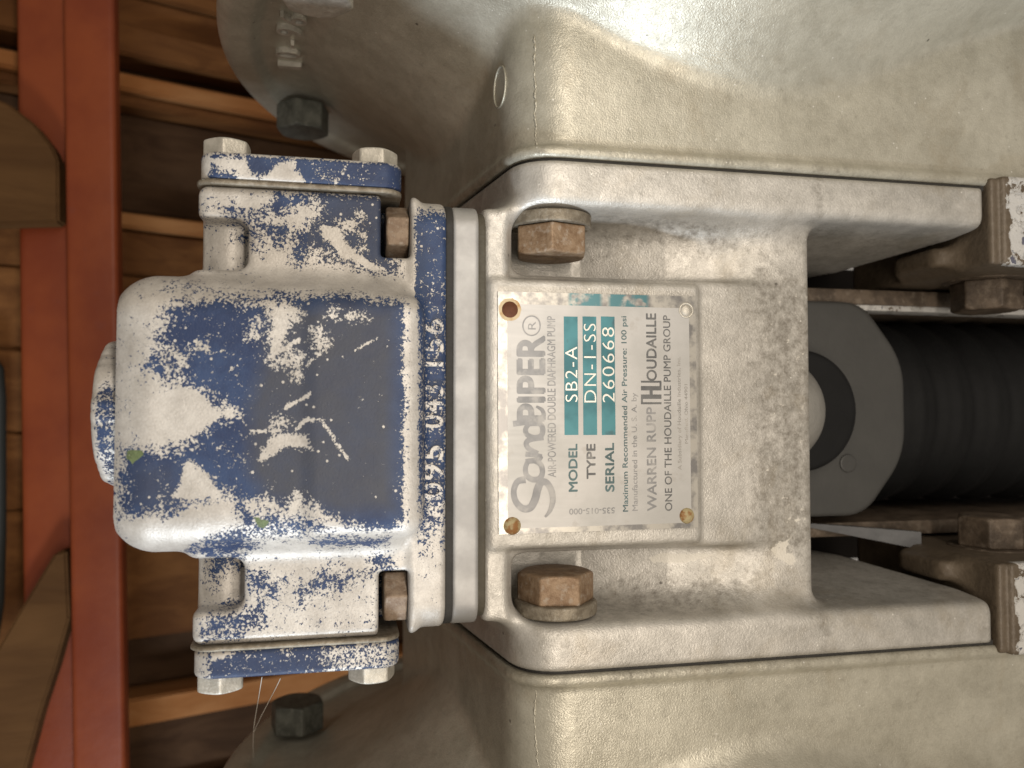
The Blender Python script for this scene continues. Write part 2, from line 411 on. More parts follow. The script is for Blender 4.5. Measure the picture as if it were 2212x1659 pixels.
# ---------------- inner chambers with their dished rims
AU, AW = 140.0, -95.0
RT = np.array([0, 60, 88, 98, 108, 121, 138, 152, 156, 174, 177, 185, 190, 400.])
HT = np.array([95, 95, 99, 110, 121, 132.5, 142, 148, 151, 152, 148.5, 148.5, 150, 151.])
RF = np.linspace(0, 400, 801); HF = np.convolve(np.pad(np.interp(RF, RT, HT), 6, 'edge'), np.hanning(13) / np.hanning(13).sum(), 'valid')
HD = np.gradient(HF, RF)
def f_chamber(u, v, w):
    r = np.sqrt((u - AU) ** 2 + (w - AW) ** 2)
    h = np.interp(r, RF, HF); g = np.interp(r, RF, HD)
    dish = (h - v) / np.sqrt(1 + g * g)
    dish = smax(dish, r - 190.0, 5.0)
    dish = np.maximum(dish, v - 178)
    nk = ext(outline(u, w, 3.5, .6, 300, 18.0) + 0 * v, v, 84.6, 150, 1.0)
    lip = ext(outline(u, w, 5.0, -1.2, 300) + 0 * v, v, 83.0, 86.8, 1.2)
    nk = smin(nk, lip, 1.6)
    return smin(dish, nk, 3.0)
Pc, Qc = nets(f_chamber, (-52, 80, -287), (268, 182, 97), 1.7)
for sg in (1, -1):
    P = Pc.copy(); Q = Qc
    if sg < 0: P[:, 1] *= -1; Q = Qc[:, ::-1]
    rr = np.sqrt((P[:, 0] - AU) ** 2 + (P[:, 2] - AW) ** 2)
    stn = np.clip(1 - np.abs(np.abs(P[:, 1]) - 84) / 3, 0, 1) * .25
    o = link('chamber', mesh_np('chamber', P, Q, attrs={'stain': stn, 'chip': np.full(len(P), -1.0)}), 'cast_chamber', pump)
    if sg > 0: ch_top = o
    else: ch_bot = o
def tube_mesh(name, pts, rad, sides=6):
    pts = [Vector(W3(*p)) for p in pts]; vs, fs = [], []
    for i_, p in enumerate(pts):
        t = (pts[min(i_ + 1, len(pts) - 1)] - pts[max(i_ - 1, 0)]).normalized()
        a = t.cross(Vector((.3, .5, .8))).normalized(); b_ = t.cross(a)
        rr = (rad[i_] if isinstance(rad, list) else rad) / 1000
        for k in range(sides):
            an = 2 * math.pi * k / sides; vs.append(p + (a * math.cos(an) + b_ * math.sin(an)) * rr)
    for i_ in range(len(pts) - 1):
        for k in range(sides):
            k2 = (k + 1) % sides; fs.append((i_ * sides + k, i_ * sides + k2, (i_ + 1) * sides + k2, (i_ + 1) * sides + k))
    me = bpy.data.meshes.new(name); me.from_pydata(vs, [], fs); me.update(); me.polygons.foreach_set('use_smooth', [True] * len(me.polygons))
    return me
for sg, ch in ((1, ch_top), (-1, ch_bot)):
    pts = []; rad = []; an = math.radians(122)
    for k in range(60):
        vv = 87.5 + k * .62; an += random.uniform(-.035, .035); an = min(max(an, math.radians(115)), math.radians(130))
        pu = 62.0 + math.degrees(an - math.radians(122)) * .12; pw = max(q for q in np.arange(-30, 4, .1) if float(outline(np.array(pu), np.array(q), 3.5, .6, 300, 18.0)) < 0); pts.append((pu, sg * vv, pw)); rad.append(random.choice((.12, .3, .45, .55, .35)) * (1 if sg > 0 else .75))
    link('parting_line', tube_mesh('parting_line', pts, rad), 'cast_chamber', ch)
ov = []
for k in range(33):
    t = 2 * math.pi * k / 32; an = math.radians(158) + .16 * math.cos(t)
    pw = -17 + 5.5 * math.cos(t); ov.append((55.9 + .17 * pw, 113 + 7 * math.sin(t), pw))
link('cast_mark', tube_mesh('cast_mark', ov, .4), 'cast_chamber', ch_top)
# diaphragm bead / joint lines between flange and chamber
for sg in (1, -1):
    P, Q = nets(lambda u, v, w: ext(outline(u, w, 3.2, 1.6, 300) + 0 * v, v, *sorted((81.2 * sg, 83.8 * sg)), .3), (44, min(80 * sg, 85 * sg), -60), (232, max(80 * sg, 85 * sg), 6), .9)
    link('joint_seal', mesh_np('joint_seal', P, Q), 'gasket', pump)

# ---------------- stack between housing and valve
def slab(name, lo, hi, rc, re, mt, h=.6, parent=pump, attrs=None):
    f = lambda u, v, w: ext(rbox2(v, w, lo[1], hi[1], lo[2], hi[2], rc) + 0 * u, u, lo[0], hi[0], re)
    P, Q = nets(f, [x - 1.5 for x in lo], [x + 1.5 for x in hi], h)
    return link(name, mesh_np(name, P, Q, attrs=attrs(P) if attrs else None), mt, parent)
slab('gasket', (41.6, -65.2, -45), (44.9, 65.2, 2.0), 8, .4, 'gasket2', .6)
slab('spacer_plate', (33.7, -66.2, -45), (42.0, 66.0, 5.6), 8, 1.0, 'cast_plain')
slab('gasket', (31.3, -66.0, -45), (33.9, 66.0, 6.2), 8, .3, 'gasket', .5)

# ---------------- air valve body with flaking blue paint
def f_valve(u, v, w):
    a = np.abs(v)
    barrel = box(u, v, w, (-63.5, -39.4, -46), (24, 39.4, 19.5), 13)
    face = box(u, v, w, (-12, -36, -20), (24, 35, 20.0), 6)
    blk = box(u, v, w, (-41.5, -67, -42), (24, 67, 7.5), 3.2)
    # bolt-sleeve pocket at the top end, left open with a rounded post inside
    pk = box(u, v * 0 + a, w, (-60, 41, -6.0), (-27.2, 57.2, 40), 4.0)
    blk = smax(blk, -pk, 2.0)
    post = ext(np.sqrt((u + 34.2) ** 2 + (w + 9) ** 2) - 7.2 + 0 * v, a, 20, 60, 1)
    blk = smin(blk, post, 2.5)
    d = smin(barrel, blk, 6.0)
    d = smin(d, face, 2.0)
    fl = ext(rbox2(v, w, -66.4, 66.4, -45, 8.2, 9) + 0 * u, u, 20.2, 31.5, 1.8)
    d = smin(d, fl, 2.2)
    # spot faces for the flange bolts
    sp = box(u, v * 0 + a, w, (11.4, 47.5, -16), (20.4, 90, 60), 1.2)
    d = smax(d, -sp, 1.6)
    return d
P, Q = nets(f_valve, (-61, -68.5, -48), (33, 68.5, 22), .62)
p2 = P[:, :2]
S = 3.6  # mm of soft border
def inb(polys_w, S=S):
    out = np.full(len(p2), -1.0)
    for pl, w in polys_w: out = np.maximum(out, np.clip(sdpoly(p2, ZA(pl, w)) / S, -1, 1))
    return out
BLUE = [
 ([(770, 440), (830, 425), (900, 455), (1000, 440), (1060, 400), (1080, 355), (1330, 350), (1280, 400), (1180, 430), (1100, 470), (960, 492), (860, 475)], 7.5),
 ([(1320, 350), (1760, 360), (1745, 560), (1740, 810), (1640, 790), (1500, 740), (1400, 720), (1300, 670), (1200, 745), (1180, 690), (1175, 560), (1230, 560), (1300, 500), (1340, 440)], 7.5),
 ([(860, 548), (1120, 535), (1175, 580), (1120, 630), (1000, 575), (900, 575)], 7.5),
 ([(440, 1160), (470, 1060), (520, 980), (600, 950), (800, 930), (1000, 950), (1100, 900), (1260, 925), (1450, 900), (1600, 930), (1795, 950), (1795, 2130), (1700, 2195), (1450, 2165), (1280, 2050), (1200, 2000), (1130, 2065), (960, 2025), (900, 2085), (840, 1990), (720, 1985), (560, 2090), (230, 2120), (222, 1860), (260, 1750), (470, 1770), (640, 1690), (740, 1600), (770, 1540), (720, 1470), (620, 1420), (530, 1400), (560, 1300), (590, 1230), (500, 1180)], 20),
 ([(1290, 2225), (1700, 2222), (1690, 2262), (1330, 2272)], 9),
 ([(600, 2300), (720, 2240), (900, 2180), (990, 2280), (880, 2330), (700, 2345)], 12),
 ([(940, 2420), (1010, 2425), (1120, 2500), (1080, 2560), (950, 2520)], 7.5),
 ([(1630, 2335), (1710, 2325), (1710, 2405), (1640, 2400)], 7.5),
 ([(700, 2700), (800, 2650), (1010, 2640), (1000, 2720), (880, 2765), (720, 2775)], 7.5),
 ([(715, 2330), (890, 2310), (890, 2370), (800, 2420), (720, 2500)], 0),
]
HALF = [  # half-worn, speckled
 ([(450, 850), (560, 815), (740, 870), (870, 890), (1000, 920), (1100, 905), (1100, 965), (980, 965), (850, 965), (700, 905), (500, 910)], 18),
 ([(380, 1180), (600, 1200), (640, 1420), (420, 1430), (330, 1330)], 20),
 ([(1110, 2530), (1250, 2450), (1350, 2390), (1600, 2400), (1560, 2480), (1300, 2600), (1180, 2620)], 7.5),
 ([(920, 590), (1050, 590), (1060, 680), (960, 700)], 7.5),
 ([(660, 400), (760, 380), (760, 520), (690, 500)], 7),
 ([(850, 2060), (960, 2030), (1100, 2040), (1450, 2160), (1400, 2240), (1000, 2260), (900, 2280)], 18),
]
BARE = [
 ([(1020, 950), (1120, 930), (1215, 990), (1190, 1080), (1140, 1130), (1120, 1200), (1040, 1275), (1040, 1160), (1060, 1080)], 20),
 ([(1180, 1225), (1235, 1260), (1220, 1365), (1190, 1385), (1160, 1300), (1080, 1295), (1100, 1250)], 20),
 ([(300, 1480), (500, 1420), (650, 1425), (740, 1505), (790, 1570), (740, 1625), (620, 1705), (520, 1725), (470, 1695), (330, 1725), (285, 1620)], 20),
 ([(800, 1510), (880, 1530), (892, 1580), (840, 1602), (800, 1560)], 20),
 ([(600, 1815), (690, 1855), (720, 1910), (800, 1990), (830, 2045), (700, 2022), (600, 2035), (510, 2015), (560, 1935)], 20),
 ([(985, 1825), (1055, 1685), (1160, 1665), (1255, 1675), (1285, 1762), (1200, 1750), (1150, 1742), (1060, 1795)], 20),
 ([(1075, 1585), (1155, 1585), (1162, 1635), (1078, 1642)], 20),
 ([(1278, 1108), (1342, 1095), (1372, 1200), (1320, 1222), (1278, 1150)], 20),
 ([(1385, 995), (1425, 995), (1405, 1045), (1365, 1042)], 20), ([(1478, 1030), (1565, 1005), (1585, 1042), (1488, 1055)], 20),
 ([(225, 2135), (560, 2105), (720, 2030), (830, 2040), (880, 2110), (780, 2200), (700, 2240), (540, 2340), (380, 2350), (270, 2290)], 15),
 ([(560, 1215), (700, 1170), (720, 1215), (620, 1240)], 20), ([(930, 1060), (985, 1045), (985, 1140), (940, 1150)], 20),
 ([(1320, 535), (1440, 555), (1480, 640), (1590, 720), (1690, 795), (1640, 805), (1500, 735), (1430, 705), (1395, 640), (1330, 600)], 7.5),
 ([(1425, 515), (1545, 505), (1548, 548), (1450, 565)], 7.5), ([(1520, 460), (1560, 460), (1560, 492), (1520, 492)], 7.5),
 ([(1545, 630), (1585, 630), (1585, 670), (1545, 670)], 7.5), ([(1552, 572), (1580, 572), (1580, 598), (1552, 598)], 7.5),
 ([(840, 385), (1000, 370), (1070, 375), (1050, 410), (980, 450), (900, 440)], 7.5),
]
b = inb(BLUE); hf = inb(HALF); BIG = [q for q in BARE if q[0][0] in ((300, 1480), (600, 1815), (225, 2135), (1320, 535), (840, 385), (985, 1825))]
big_ = inb(BIG, 1.5); br_ = inb([q for q in BARE if q not in BIG], 2.4)
front = P[:, 2] > -12
rightish = np.clip((P[:, 0] + 28) / 18, 0, 1) * (np.abs(P[:, 1]) < 42)
paint = b * (.52 + .33 * rightish)
paint = np.maximum(paint, hf * .42 - .32)
paint = np.where(br_ > -1, np.minimum(paint, -br_ * .6), paint)
paint = np.where(big_ > -1, np.minimum(paint, -big_ * .9), paint)
for ln, r in (([(1190, 1650), (1260, 1590), (1340, 1600), (1390, 1680), (1480, 1810)], .4), ([(1140, 1530), (1270, 1455)], .55), ([(1030, 1270), (1210, 1160)], .5), ([(950, 1660), (1120, 1655)], .4), ([(1520, 1215), (1640, 1150)], .2), ([(1250, 1300), (1330, 1230)], .3)):
    sl = sdline(p2, ZA(ln, 20), r); paint = np.where((sl > -1.2) & front, np.minimum(paint, np.clip(-sl / .7, -1, 1)), paint)
# the flange strip and its raised number
isfl = P[:, 0] > 19.6
ys = P[:, 1]
flp = np.where(ys > 62, -.3, np.where(ys > 44, .45, np.where(ys > -26, .42, np.where(ys > -44, .05, -.7))))
flp = np.interp(ys, [-66, -46, -40, -28, -22, 40, 46, 60, 64], [-.8, -.6, -.25, .1, .25, .4, .55, .5, -.4])
flp = flp - np.clip((22.6 - P[:, 0]) / 1.5, 0, 1.2)
paint = np.where(isfl, flp, paint)
paint = np.where((P[:, 0] > 17.6) & ~isfl, np.minimum(paint, -.35), paint)
paint = np.where(P[:, 2] < -14, np.maximum(paint, .15), paint)
du_ = np.clip(sdpoly(p2, ZA([(1000, 930), (1250, 930), (1450, 905), (1790, 950), (1790, 2140), (1400, 2160), (1000, 2080), (880, 1900), (880, 1500), (950, 1300)], 20)) / 6, 0, 1) * (P[:, 2] > 14)
du_ = np.maximum(du_, .45 * np.clip(sdpoly(p2, ZA([(225, 1760), (600, 1800), (620, 2100), (225, 2140)], 20)) / 5, 0, 1))
du_ = np.maximum(du_, .5 * ((P[:, 1] > 40) & (P[:, 0] > -10) & ~isfl))
g_ = np.maximum.reduce([np.clip(sdpoly(p2, ZA(pl, 20)) / 1.2, -1, 1) for pl in ([(935, 2125), (990, 2105), (1060, 2140), (1055, 2190), (990, 2200), (960, 2160)], [(240, 1745), (370, 1740), (385, 1790), (300, 1850), (250, 1810)], [(815, 1835), (845, 1830), (845, 1865), (815, 1865)], [(480, 1800), (505, 1800), (505, 1840), (480, 1840)])]) * .7
valve = link('valve_body', mesh_np('valve_body', P, Q, attrs={'paint': paint, 'dust': du_, 'green': g_}), 'paint', pump)

# ---------------- end caps, their gaskets and bolts
def hexbolt_mesh(name, ac, ht, cham=.12, h=.4, dome=0.0, dish=False):
    """head along +u from 0..ht, centred on v = w = 0, world-size mesh about the origin"""
    af = ac * math.cos(math.pi / 6) / 2
    def f(u, v, w):
        d = np.full(np.broadcast(u, v, w).shape, -1e3)
        for k in range(3):
            a = math.pi / 6 + k * math.pi / 3
            d = smax(d, np.abs(v * math.cos(a) + w * math.sin(a)) - af + 0 * u, .5)
        d = smax(d, np.abs(u - ht / 2) - ht / 2, .5)
        r = np.sqrt(v * v + w * w)
        d = smax(d, (r - af * .99) * .45 + (u - ht) * .89 + 0 * d, .5)
        if dish: d = smax(d, -(np.sqrt((u - ht - 6) ** 2 + v * v + w * w) - 6.5), .6)
        return d
    P, Q = nets(f, (-1, -ac / 2 - 1, -ac / 2 - 1), (ht + 1, ac / 2 + 1, ac / 2 + 1), h)
    P[:, 0] += U0
    return mesh_np(name, P, Q)
def disc_mesh(name, r, ht, e=.4, h=None, hole=0.0, axis='u', split=0.0):
    def f(u, v, w):
        rr = np.sqrt(v * v + w * w); d2 = rr - r + 0 * u
        if hole: d2 = np.maximum(d2, hole - rr)
        d = ext(d2, u, 0, ht, e)
        if split: d = smax(d, -box(u, v, w, (-5, -30, -split), (30, 0, split), .1), .3)
        return d
    h = h or max(.35, e * .8)
    P, Q = nets(f, (-1, -r - 1, -r - 1), (ht + 1, r + 1, r + 1), h); P[:, 0] += U0
    return mesh_np(name, P, Q)
# a head mesh points along +u (world -Z). rotations (world) that turn it elsewhere
ROT = {'+u': (0, 0, 0), '-u': (math.pi, 0, 0), '-v': (0, math.pi / 2, 0), '+v': (0, -math.pi / 2, 0), '+w': (-math.pi / 2, 0, 0)}
def put(name, me, mt, pos, direc, parent, spin=0.0):
    o = link(name, me, mt, parent)
    m = Matrix.Rotation(0, 4, 'X')
    r = Matrix.Identity(4)
    from mathutils import Euler
    o.matrix_local = Matrix.Translation(W3(*pos)) @ Euler(ROT[direc]).to_matrix().to_4x4() @ Matrix.Rotation(spin, 4, 'Z')
    return o
cap_bolt = hexbolt_mesh('bolt', 14.6, 5.8, h=.35); 
for sg in (1, -1):
    lo, hi = (68.4, 76.6) if sg > 0 else (-76.2, -68.2)
    f = lambda u, v, w: ext(rbox2(u, w, -41.2, 17.8, -42, 8.5, 6) + 0 * v, v, lo, hi, 1.4)
    P, Q = nets(f, (-43, lo - 1.5, -44), (20, hi + 1.5, 10), .62)
    p2 = P[:, :2]
    if sg > 0:
        pt = np.full(len(P), .62)
        for pl in ([(700, 165), (920, 170), (945, 240), (1000, 272), (1060, 238), (1100, 190), (1190, 180), (1200, 230), (1248, 290), (1238, 328), (1130, 325), (1000, 312), (900, 292), (850, 235), (790, 240)], [(620, 150), (720, 150), (735, 220), (700, 300), (690, 360), (620, 360)], [(1395, 275), (1430, 275), (1420, 310), (1400, 305)], [(1262, 305), (1280, 305), (1280, 332), (1262, 332)]):
            pt = np.minimum(pt, -np.clip(sdpoly(p2, ZA(pl, 8.5)) / 1.6, -1, 1) * .8)
        pt = np.where(np.clip(sdpoly(p2, ZA([(1250, 170), (1600, 170), (1600, 300), (1300, 290)], 8.5)), -1, 1) > 0, np.minimum(pt, .38), pt)
        pt = np.minimum(pt, np.interp(P[:, 1], [74.6, 75.8], [1, -.2]))
    else:
        pt = np.interp(P[:, 0], [-42, -37, -35, -8, -2, 18], [-.6, -.1, .5, .42, -.02, -.12])
        for pl in ([(1380, 2800), (1530, 2790), (1520, 2840), (1420, 2840)], [(1680, 2790), (1775, 2770), (1770, 2830), (1690, 2830)]):
            pt = np.maximum(pt, np.clip(sdpoly(p2, ZA(pl, 8.5)) / 1.6, -1, 1) * .7)
        for pl in ([(720, 2870), (850, 2840), (850, 2870), (740, 2920)],):
            pt = np.minimum(pt, -np.clip(sdpoly(p2, ZA(pl, 8.5)) / 1.6, -1, 1) * .8)
    cap = link('end_cap', mesh_np('end_cap', P, Q, attrs={'paint': pt, 'dust': np.full(len(P), .12), 'green': np.full(len(P), -1.)}), 'paint', pump)
    g0, g1 = (66.9, 68.5) if sg > 0 else (-68.3, -66.9)
    f = lambda u, v, w: ext(rbox2(u, w, -42.4, 17.9, -42, 8.3, 6) + 0 * v, v, g0, g1, .3)
    P, Q = nets(f, (-44, g0 - 1, -44), (20, g1 + 1, 10), .7)
    link('gasket', mesh_np('cap_gasket', P, Q), 'washer', pump)
    for bu, sp in ((-34.5, .25), (9.8, .0)):
        for bw in (-2.0, -34.0):
            put('bolt', cap_bolt, 'zinc', (bu, 76.4 * sg if sg > 0 else -76.0, bw), '+v' if sg > 0 else '-v', cap, math.radians(random.uniform(8, 22)) + sp)

# rusty bolts holding the valve to the housing
vb = hexbolt_mesh('bolt', 16.8, 7.2, h=.4)
for vv, sp in ((58.5, .1), (-58.5, .35)):
    put('bolt', vb, 'rust_flange_bolt', (20.3, vv * .975, -3.0), '-u', valve, sp)
for vv, sp in ((58.5, .3), (-58.5, .2)):
    put('bolt', vb, 'rust_flange_bolt', (20.3, vv, -36.0), '-u', valve, sp)

# top plug (fluted, paint worn)
def f_plug(u, v, w):
    r = np.sqrt(v * v + (w + 15) ** 2); th = np.arctan2(v, w + 15)
    rr = 22.4 - .22 * np.clip(np.sin(th * 23 + 2 * np.sin(th * 7)), -.3, 1) + .25 * np.sin(th * 11 + 1.3)
    return ext(r - rr + 0 * u, u, -69.5, -50, 2.2)
P, Q = nets(f_plug, (-76, -25, -40), (-49, 25, 10), .6)
pt = np.interp(P[:, 1], [-22, -12, 6, 9, 24], [-.2, .15, .15, -.4, -.5]) - np.clip((-67 - P[:, 0]) / 2, 0, .6)
link('top_plug', mesh_np('top_plug', P, Q, attrs={'paint': pt, 'dust': np.zeros(len(P)), 'green': np.full(len(P), -1.)}), 'paint', pump)

# ---------------- big chamber bolts
big = hexbolt_mesh('chamber_bolt_head', 25.8, 9.8, h=.5, dish=True)
lock = disc_mesh('lock_washer', 13.6, 4.0, .5, .45, 0, split=.5)
flat = disc_mesh('flat_washer', 13.8, 4.4, .8, .5)
for sg, u_, me_w, sp in ((1, 69.2, lock, .30), (-1, 70.6, flat, .14)):
    b_ = put('bolt', big, 'rust_bolt', (u_, sg * 62.2, -9.5), '-v' if sg > 0 else '+v', pump, sp)
    k = link('washer', me_w, 'washer', b_)
    k.location = (0, 0, .0042)
    k.rotation_euler = (0, 0, -.6 if sg > 0 else .2)

# rim bolts of the chambers
rb = hexbolt_mesh('rim_bolt', 25.5, 13, h=.6)
rw = disc_mesh('rim_washer', 14.5, 2.2, .5, .6)
for sg, ch in ((1, ch_top), (-1, ch_bot)):
    for ang in (198.5, 152.5):
        a = math.radians(ang)
        uu, ww = AU + 168 * math.cos(a), AW + 168 * math.sin(a)
        b_ = put('bolt', rb, 'dark_bolt' if ang > 180 else 'zinc', (uu, sg * 149.5, ww), '-v' if sg > 0 else '+v', ch, .3)
        k = link('washer', rw, 'dark_bolt' if ang > 180 else 'zinc', b_) if False else None

# ---------------- lettering
FONT_CACHE = {}
def text_polys(txt, bold=0.0, extr=0.0, shear=0.0, space=1.0, bev=0.0):
    c = bpy.data.curves.new('t', 'FONT'); c.body = txt; c.offset = bold; c.extrude = extr; c.shear = shear; c.space_character = space
    c.bevel_depth = bev; c.bevel_resolution = 1; c.resolution_u = 4
    o = bpy.data.objects.new('t', c); SC.collection.objects.link(o)
    dg = bpy.context.evaluated_depsgraph_get()
    me = bpy.data.meshes.new_from_object(o.evaluated_get(dg))
    bpy.data.objects.remove(o); bpy.data.curves.remove(c)
    return me
def fit_text(name, txt, origin, xdir, ydir, length, height, zdir, thick, mt, parent, bold=0.0, space=1.0, bev=0.0):
    """text whose box (from baseline to cap height) is length x height, lying at origin (design mm)"""
    flat_ = thick <= .1
    me = text_polys(txt, 0.0 if flat_ else bold, 0.0 if flat_ else .05, 0, space, bev)
    n_ = len(me.vertices); co = np.zeros(n_ * 3); me.vertices.foreach_get('co', co); co = co.reshape(-1, 3)
    faces = [tuple(p.vertices) for p in me.polygons]
    x0, x1 = co[:, 0].min(), co[:, 0].max(); z0, z1 = co[:, 2].min(), co[:, 2].max()
    X = (co[:, 0] - x0) / (x1 - x0) * length; Y = co[:, 1] / .69 * height; Z = (co[:, 2] - z0) / max(z1 - z0, 1e-6) * thick
    if flat_ and bold > 0:   # heavier strokes: copies a hair apart, each a few microns higher
        e = bold / .69 * height; k_ = len(X); F2 = []; XX, YY, ZZ = [], [], []
        for q, (dx, dy) in enumerate(((-e, 0), (e, 0), (0, e), (0, -e), (-e * .7, e * .7), (e * .7, -e * .7))):
            XX.append(X + dx); YY.append(Y + dy); ZZ.append(Z + q * .004); F2 += [tuple(a + q * k_ for a in f_) for f_ in faces]
        X, Y, Z, faces = np.concatenate(XX), np.concatenate(YY), np.concatenate(ZZ), F2
    Pd = np.array(origin)[None] + X[:, None] * np.array(xdir) + Y[:, None] * np.array(ydir) + Z[:, None] * np.array(zdir)
    V = np.stack([Pd[:, 1], -Pd[:, 2], U0 - Pd[:, 0]], 1) / 1000
    bpy.data.meshes.remove(me)
    me = bpy.data.meshes.new(name); me.from_pydata(V.tolist(), [], faces); me.update()
    return link(name, me, mt, parent)

# raised casting number on the valve flange, read bottom to top
def zt(x, y, w): return un(x, y, w)
for txt, y0, y1 in (('095', 1078, 962), ('043', 925, 832), ('156', 792, 690)):
    a_ = un(948, y0, 8.2); b_ = un(948, y1, 8.2)
    t_ = fit_text('casting_number', txt, (30.3, a_[1], 8.0), (0, 1, 0), (-1, 0, 0), b_[1] - a_[1], 6.3, (0, 0, 1), 1.1, None, valve, .0, 1.12, .02)
    me = t_.data; me.materials.append(M['paint'])
    for k, v_ in (('paint', -.22), ('dust', 0), ('green', -1)):
        at = me.attributes.new(k, 'FLOAT', 'POINT'); at.data.foreach_set('value', np.full(len(me.vertices), v_, np.float32))
# raised date on the chamber rim
def ring_text(txt, rad, ang0, dang, size, ch, sg, mt):
    for i, c_ in enumerate(txt):
        if c_ == ' ': continue
        a = math.radians(ang0 + dang * i)
        cu, cw = AU + rad * math.cos(a), AW + rad * math.sin(a)
        tx = (-math.sin(a) * math.copysign(1, dang), 0, math.cos(a) * math.copysign(1, dang))
        ty = (math.cos(a), 0, math.sin(a))
        hv = np.interp(rad + size / 2, RF, HF)
        o = fit_text('cast_letter', c_, (cu - tx[0] * size * .3, sg * (hv + .3), cw - tx[2] * size * .3), tx, ty, size * (.6 if c_ not in '1-' else .3), size, (0, -sg, 0), 2.6, mt, ch, .0, 1, .0)
ring_text('10-96', 158, 182, -3.7, 10.0, ch_top, 1, 'zinc')

# ---------------- nameplate
def Z6(x, y, w=.6): return un((1800 + x * .7233) / 1.82278, (1000 + y * .7233) / 1.82278, w)
c00 = np.array(Z6(230, 1537)); c10 = np.array(Z6(217, 213)); c01 = np.array(Z6(1308, 1480)); c11 = np.array(Z6(1300, 222))
cen = (c00 + c10 + c01 + c11) / 4
ex = ((c10 - c00) + (c11 - c01)); ex /= np.linalg.norm(ex)          # reading direction (+v)
ey = np.array([-ex[1], ex[0]]);                                       # plate up (-u)
if ey[0] > 0: ey = -ey
LX = (np.linalg.norm(c10 - c00) + np.linalg.norm(c11 - c01)) / 2; LY = (np.linalg.norm(c00 - c01) + np.linalg.norm(c10 - c11)) / 2
def plate_pt(x, y, z): p = cen + ex * x + ey * y; return (p[0], p[1], z)
def plate_box(name, x0, x1, y0, y1, z0, z1, mt, parent, b=.05):
    vs = [plate_pt(x, y, z) for z in (z0, z1) for x, y in ((x0, y0), (x1, y0), (x1, y1), (x0, y1))]
    fs = [(4, 5, 6, 7), (3, 2, 1, 0), (0, 1, 5, 4), (1, 2, 6, 5), (2, 3, 7, 6), (3, 0, 4, 7)]
    me = faces_mesh(name, vs, fs)
    return link(name, me, mt, parent)
def loc6(x, y):
    d = np.array(Z6(x, y)) - cen; return float(d @ ex), float(d @ ey)
# edge sheet as a fine grid so that stains can sit on the border
gx, gy = np.linspace(-LX / 2, LX / 2, 61), np.linspace(-LY / 2, LY / 2, 51)
vs = [plate_pt(x, y, .62) for y in gy for x in gx]; nx = len(gx)
fs = [(j * nx + i, j * nx + i + 1, (j + 1) * nx + i + 1, (j + 1) * nx + i) for j in range(len(gy) - 1) for i in range(nx - 1)]
base = len(vs)
ring = [plate_pt(x, y, -.4) for x, y in ((-LX / 2, -LY / 2), (LX / 2, -LY / 2), (LX / 2, LY / 2), (-LX / 2, LY / 2))]
vs += ring; cn = [0, nx - 1, len(gx) * len(gy) - 1, (len(gy) - 1) * nx]
for i in range(4):
    j = (i + 1) % 4; fs.append((base + i, base + j, cn[j], cn[i]))
me = faces_mesh('nameplate', vs, fs)
tealx, _ = loc6(600, 250); 
st = np.zeros(len(vs), np.float32)
for k, (y) in enumerate(gy):
    for i, x in enumerate(gx):
        if x > LX / 2 - 4.2:
            X6 = (LY / 2 - y) / LY * 1085 + 217
            if 590 < X6 < 760 or 820 < X6 < 1040: st[k * nx + i] = 1
at = me.attributes.new('stain', 'FLOAT', 'POINT'); at.data.foreach_set('value', st)
plate = link('nameplate', me, 'plate_border', pump)
ix0, iy0 = loc6(1275, 1462); ix1, iy1 = loc6(272, 272)
plate_box('printed_face', ix0, ix1, iy0, iy1, .60, .66, 'plate', plate)
def T(txt, xa, xb, ya, yb, mt, bold=0.0, z=.68, space=1.0, thick=.05, name='lettering'):
    """cap height runs xa (top) -> xb (baseline), reading runs ya -> yb, in the enlargement's pixels"""
    p0 = loc6(xb, ya); p1 = loc6(xb, yb); p2_ = loc6(xa, ya)
    L = p1[0] - p0[0]; H = abs(p2_[1] - p0[1])
    o = plate_pt(p0[0], p0[1], z)
    return fit_text(name, txt, o, (ex[0], ex[1], 0), (ey[0], ey[1], 0), L, H, (0, 0, 1), thick, mt, plate, bold, space)
T('PIPER', 330, 475, 905, 450, 'ink_grey', .035)
T('AIR-POWERED DOUBLE DIAPHRAGM PUMP', 494, 538, 1215, 340, 'ink_grey', .012)
T('MODEL', 608, 654, 1292, 1035, 'ink_teal', .032)
T('TYPE', 706, 752, 1222, 1035, 'ink_dark', .032)
T('SERIAL', 808, 854, 1292, 1030, 'ink_teal', .032)
T('Maximum Recommended Air Pressure: 100 psi', 902, 930, 1402, 340, 'ink_teal', .018)
T('Manufactured in the U. S. A. by', 954, 982, 1398, 757, 'ink_grey', .014)
T('WARREN RUPP', 1036, 1085, 1397, 835, 'ink_grey', .022)
T('OUDAILLE', 1032, 1085, 690, 325, 'ink_dark', .022)
T('ONE OF THE HOUDAILLE PUMP GROUP', 1132, 1170, 1397, 335, 'ink_dark', .014)
T('A Subsidiary of Houdaille Industries, Inc.', 1202, 1221, 1175, 560, 'ink_faint', .01)
T('Mansfield, Ohio 44901', 1240, 1257, 1032, 710, 'ink_faint', .008)
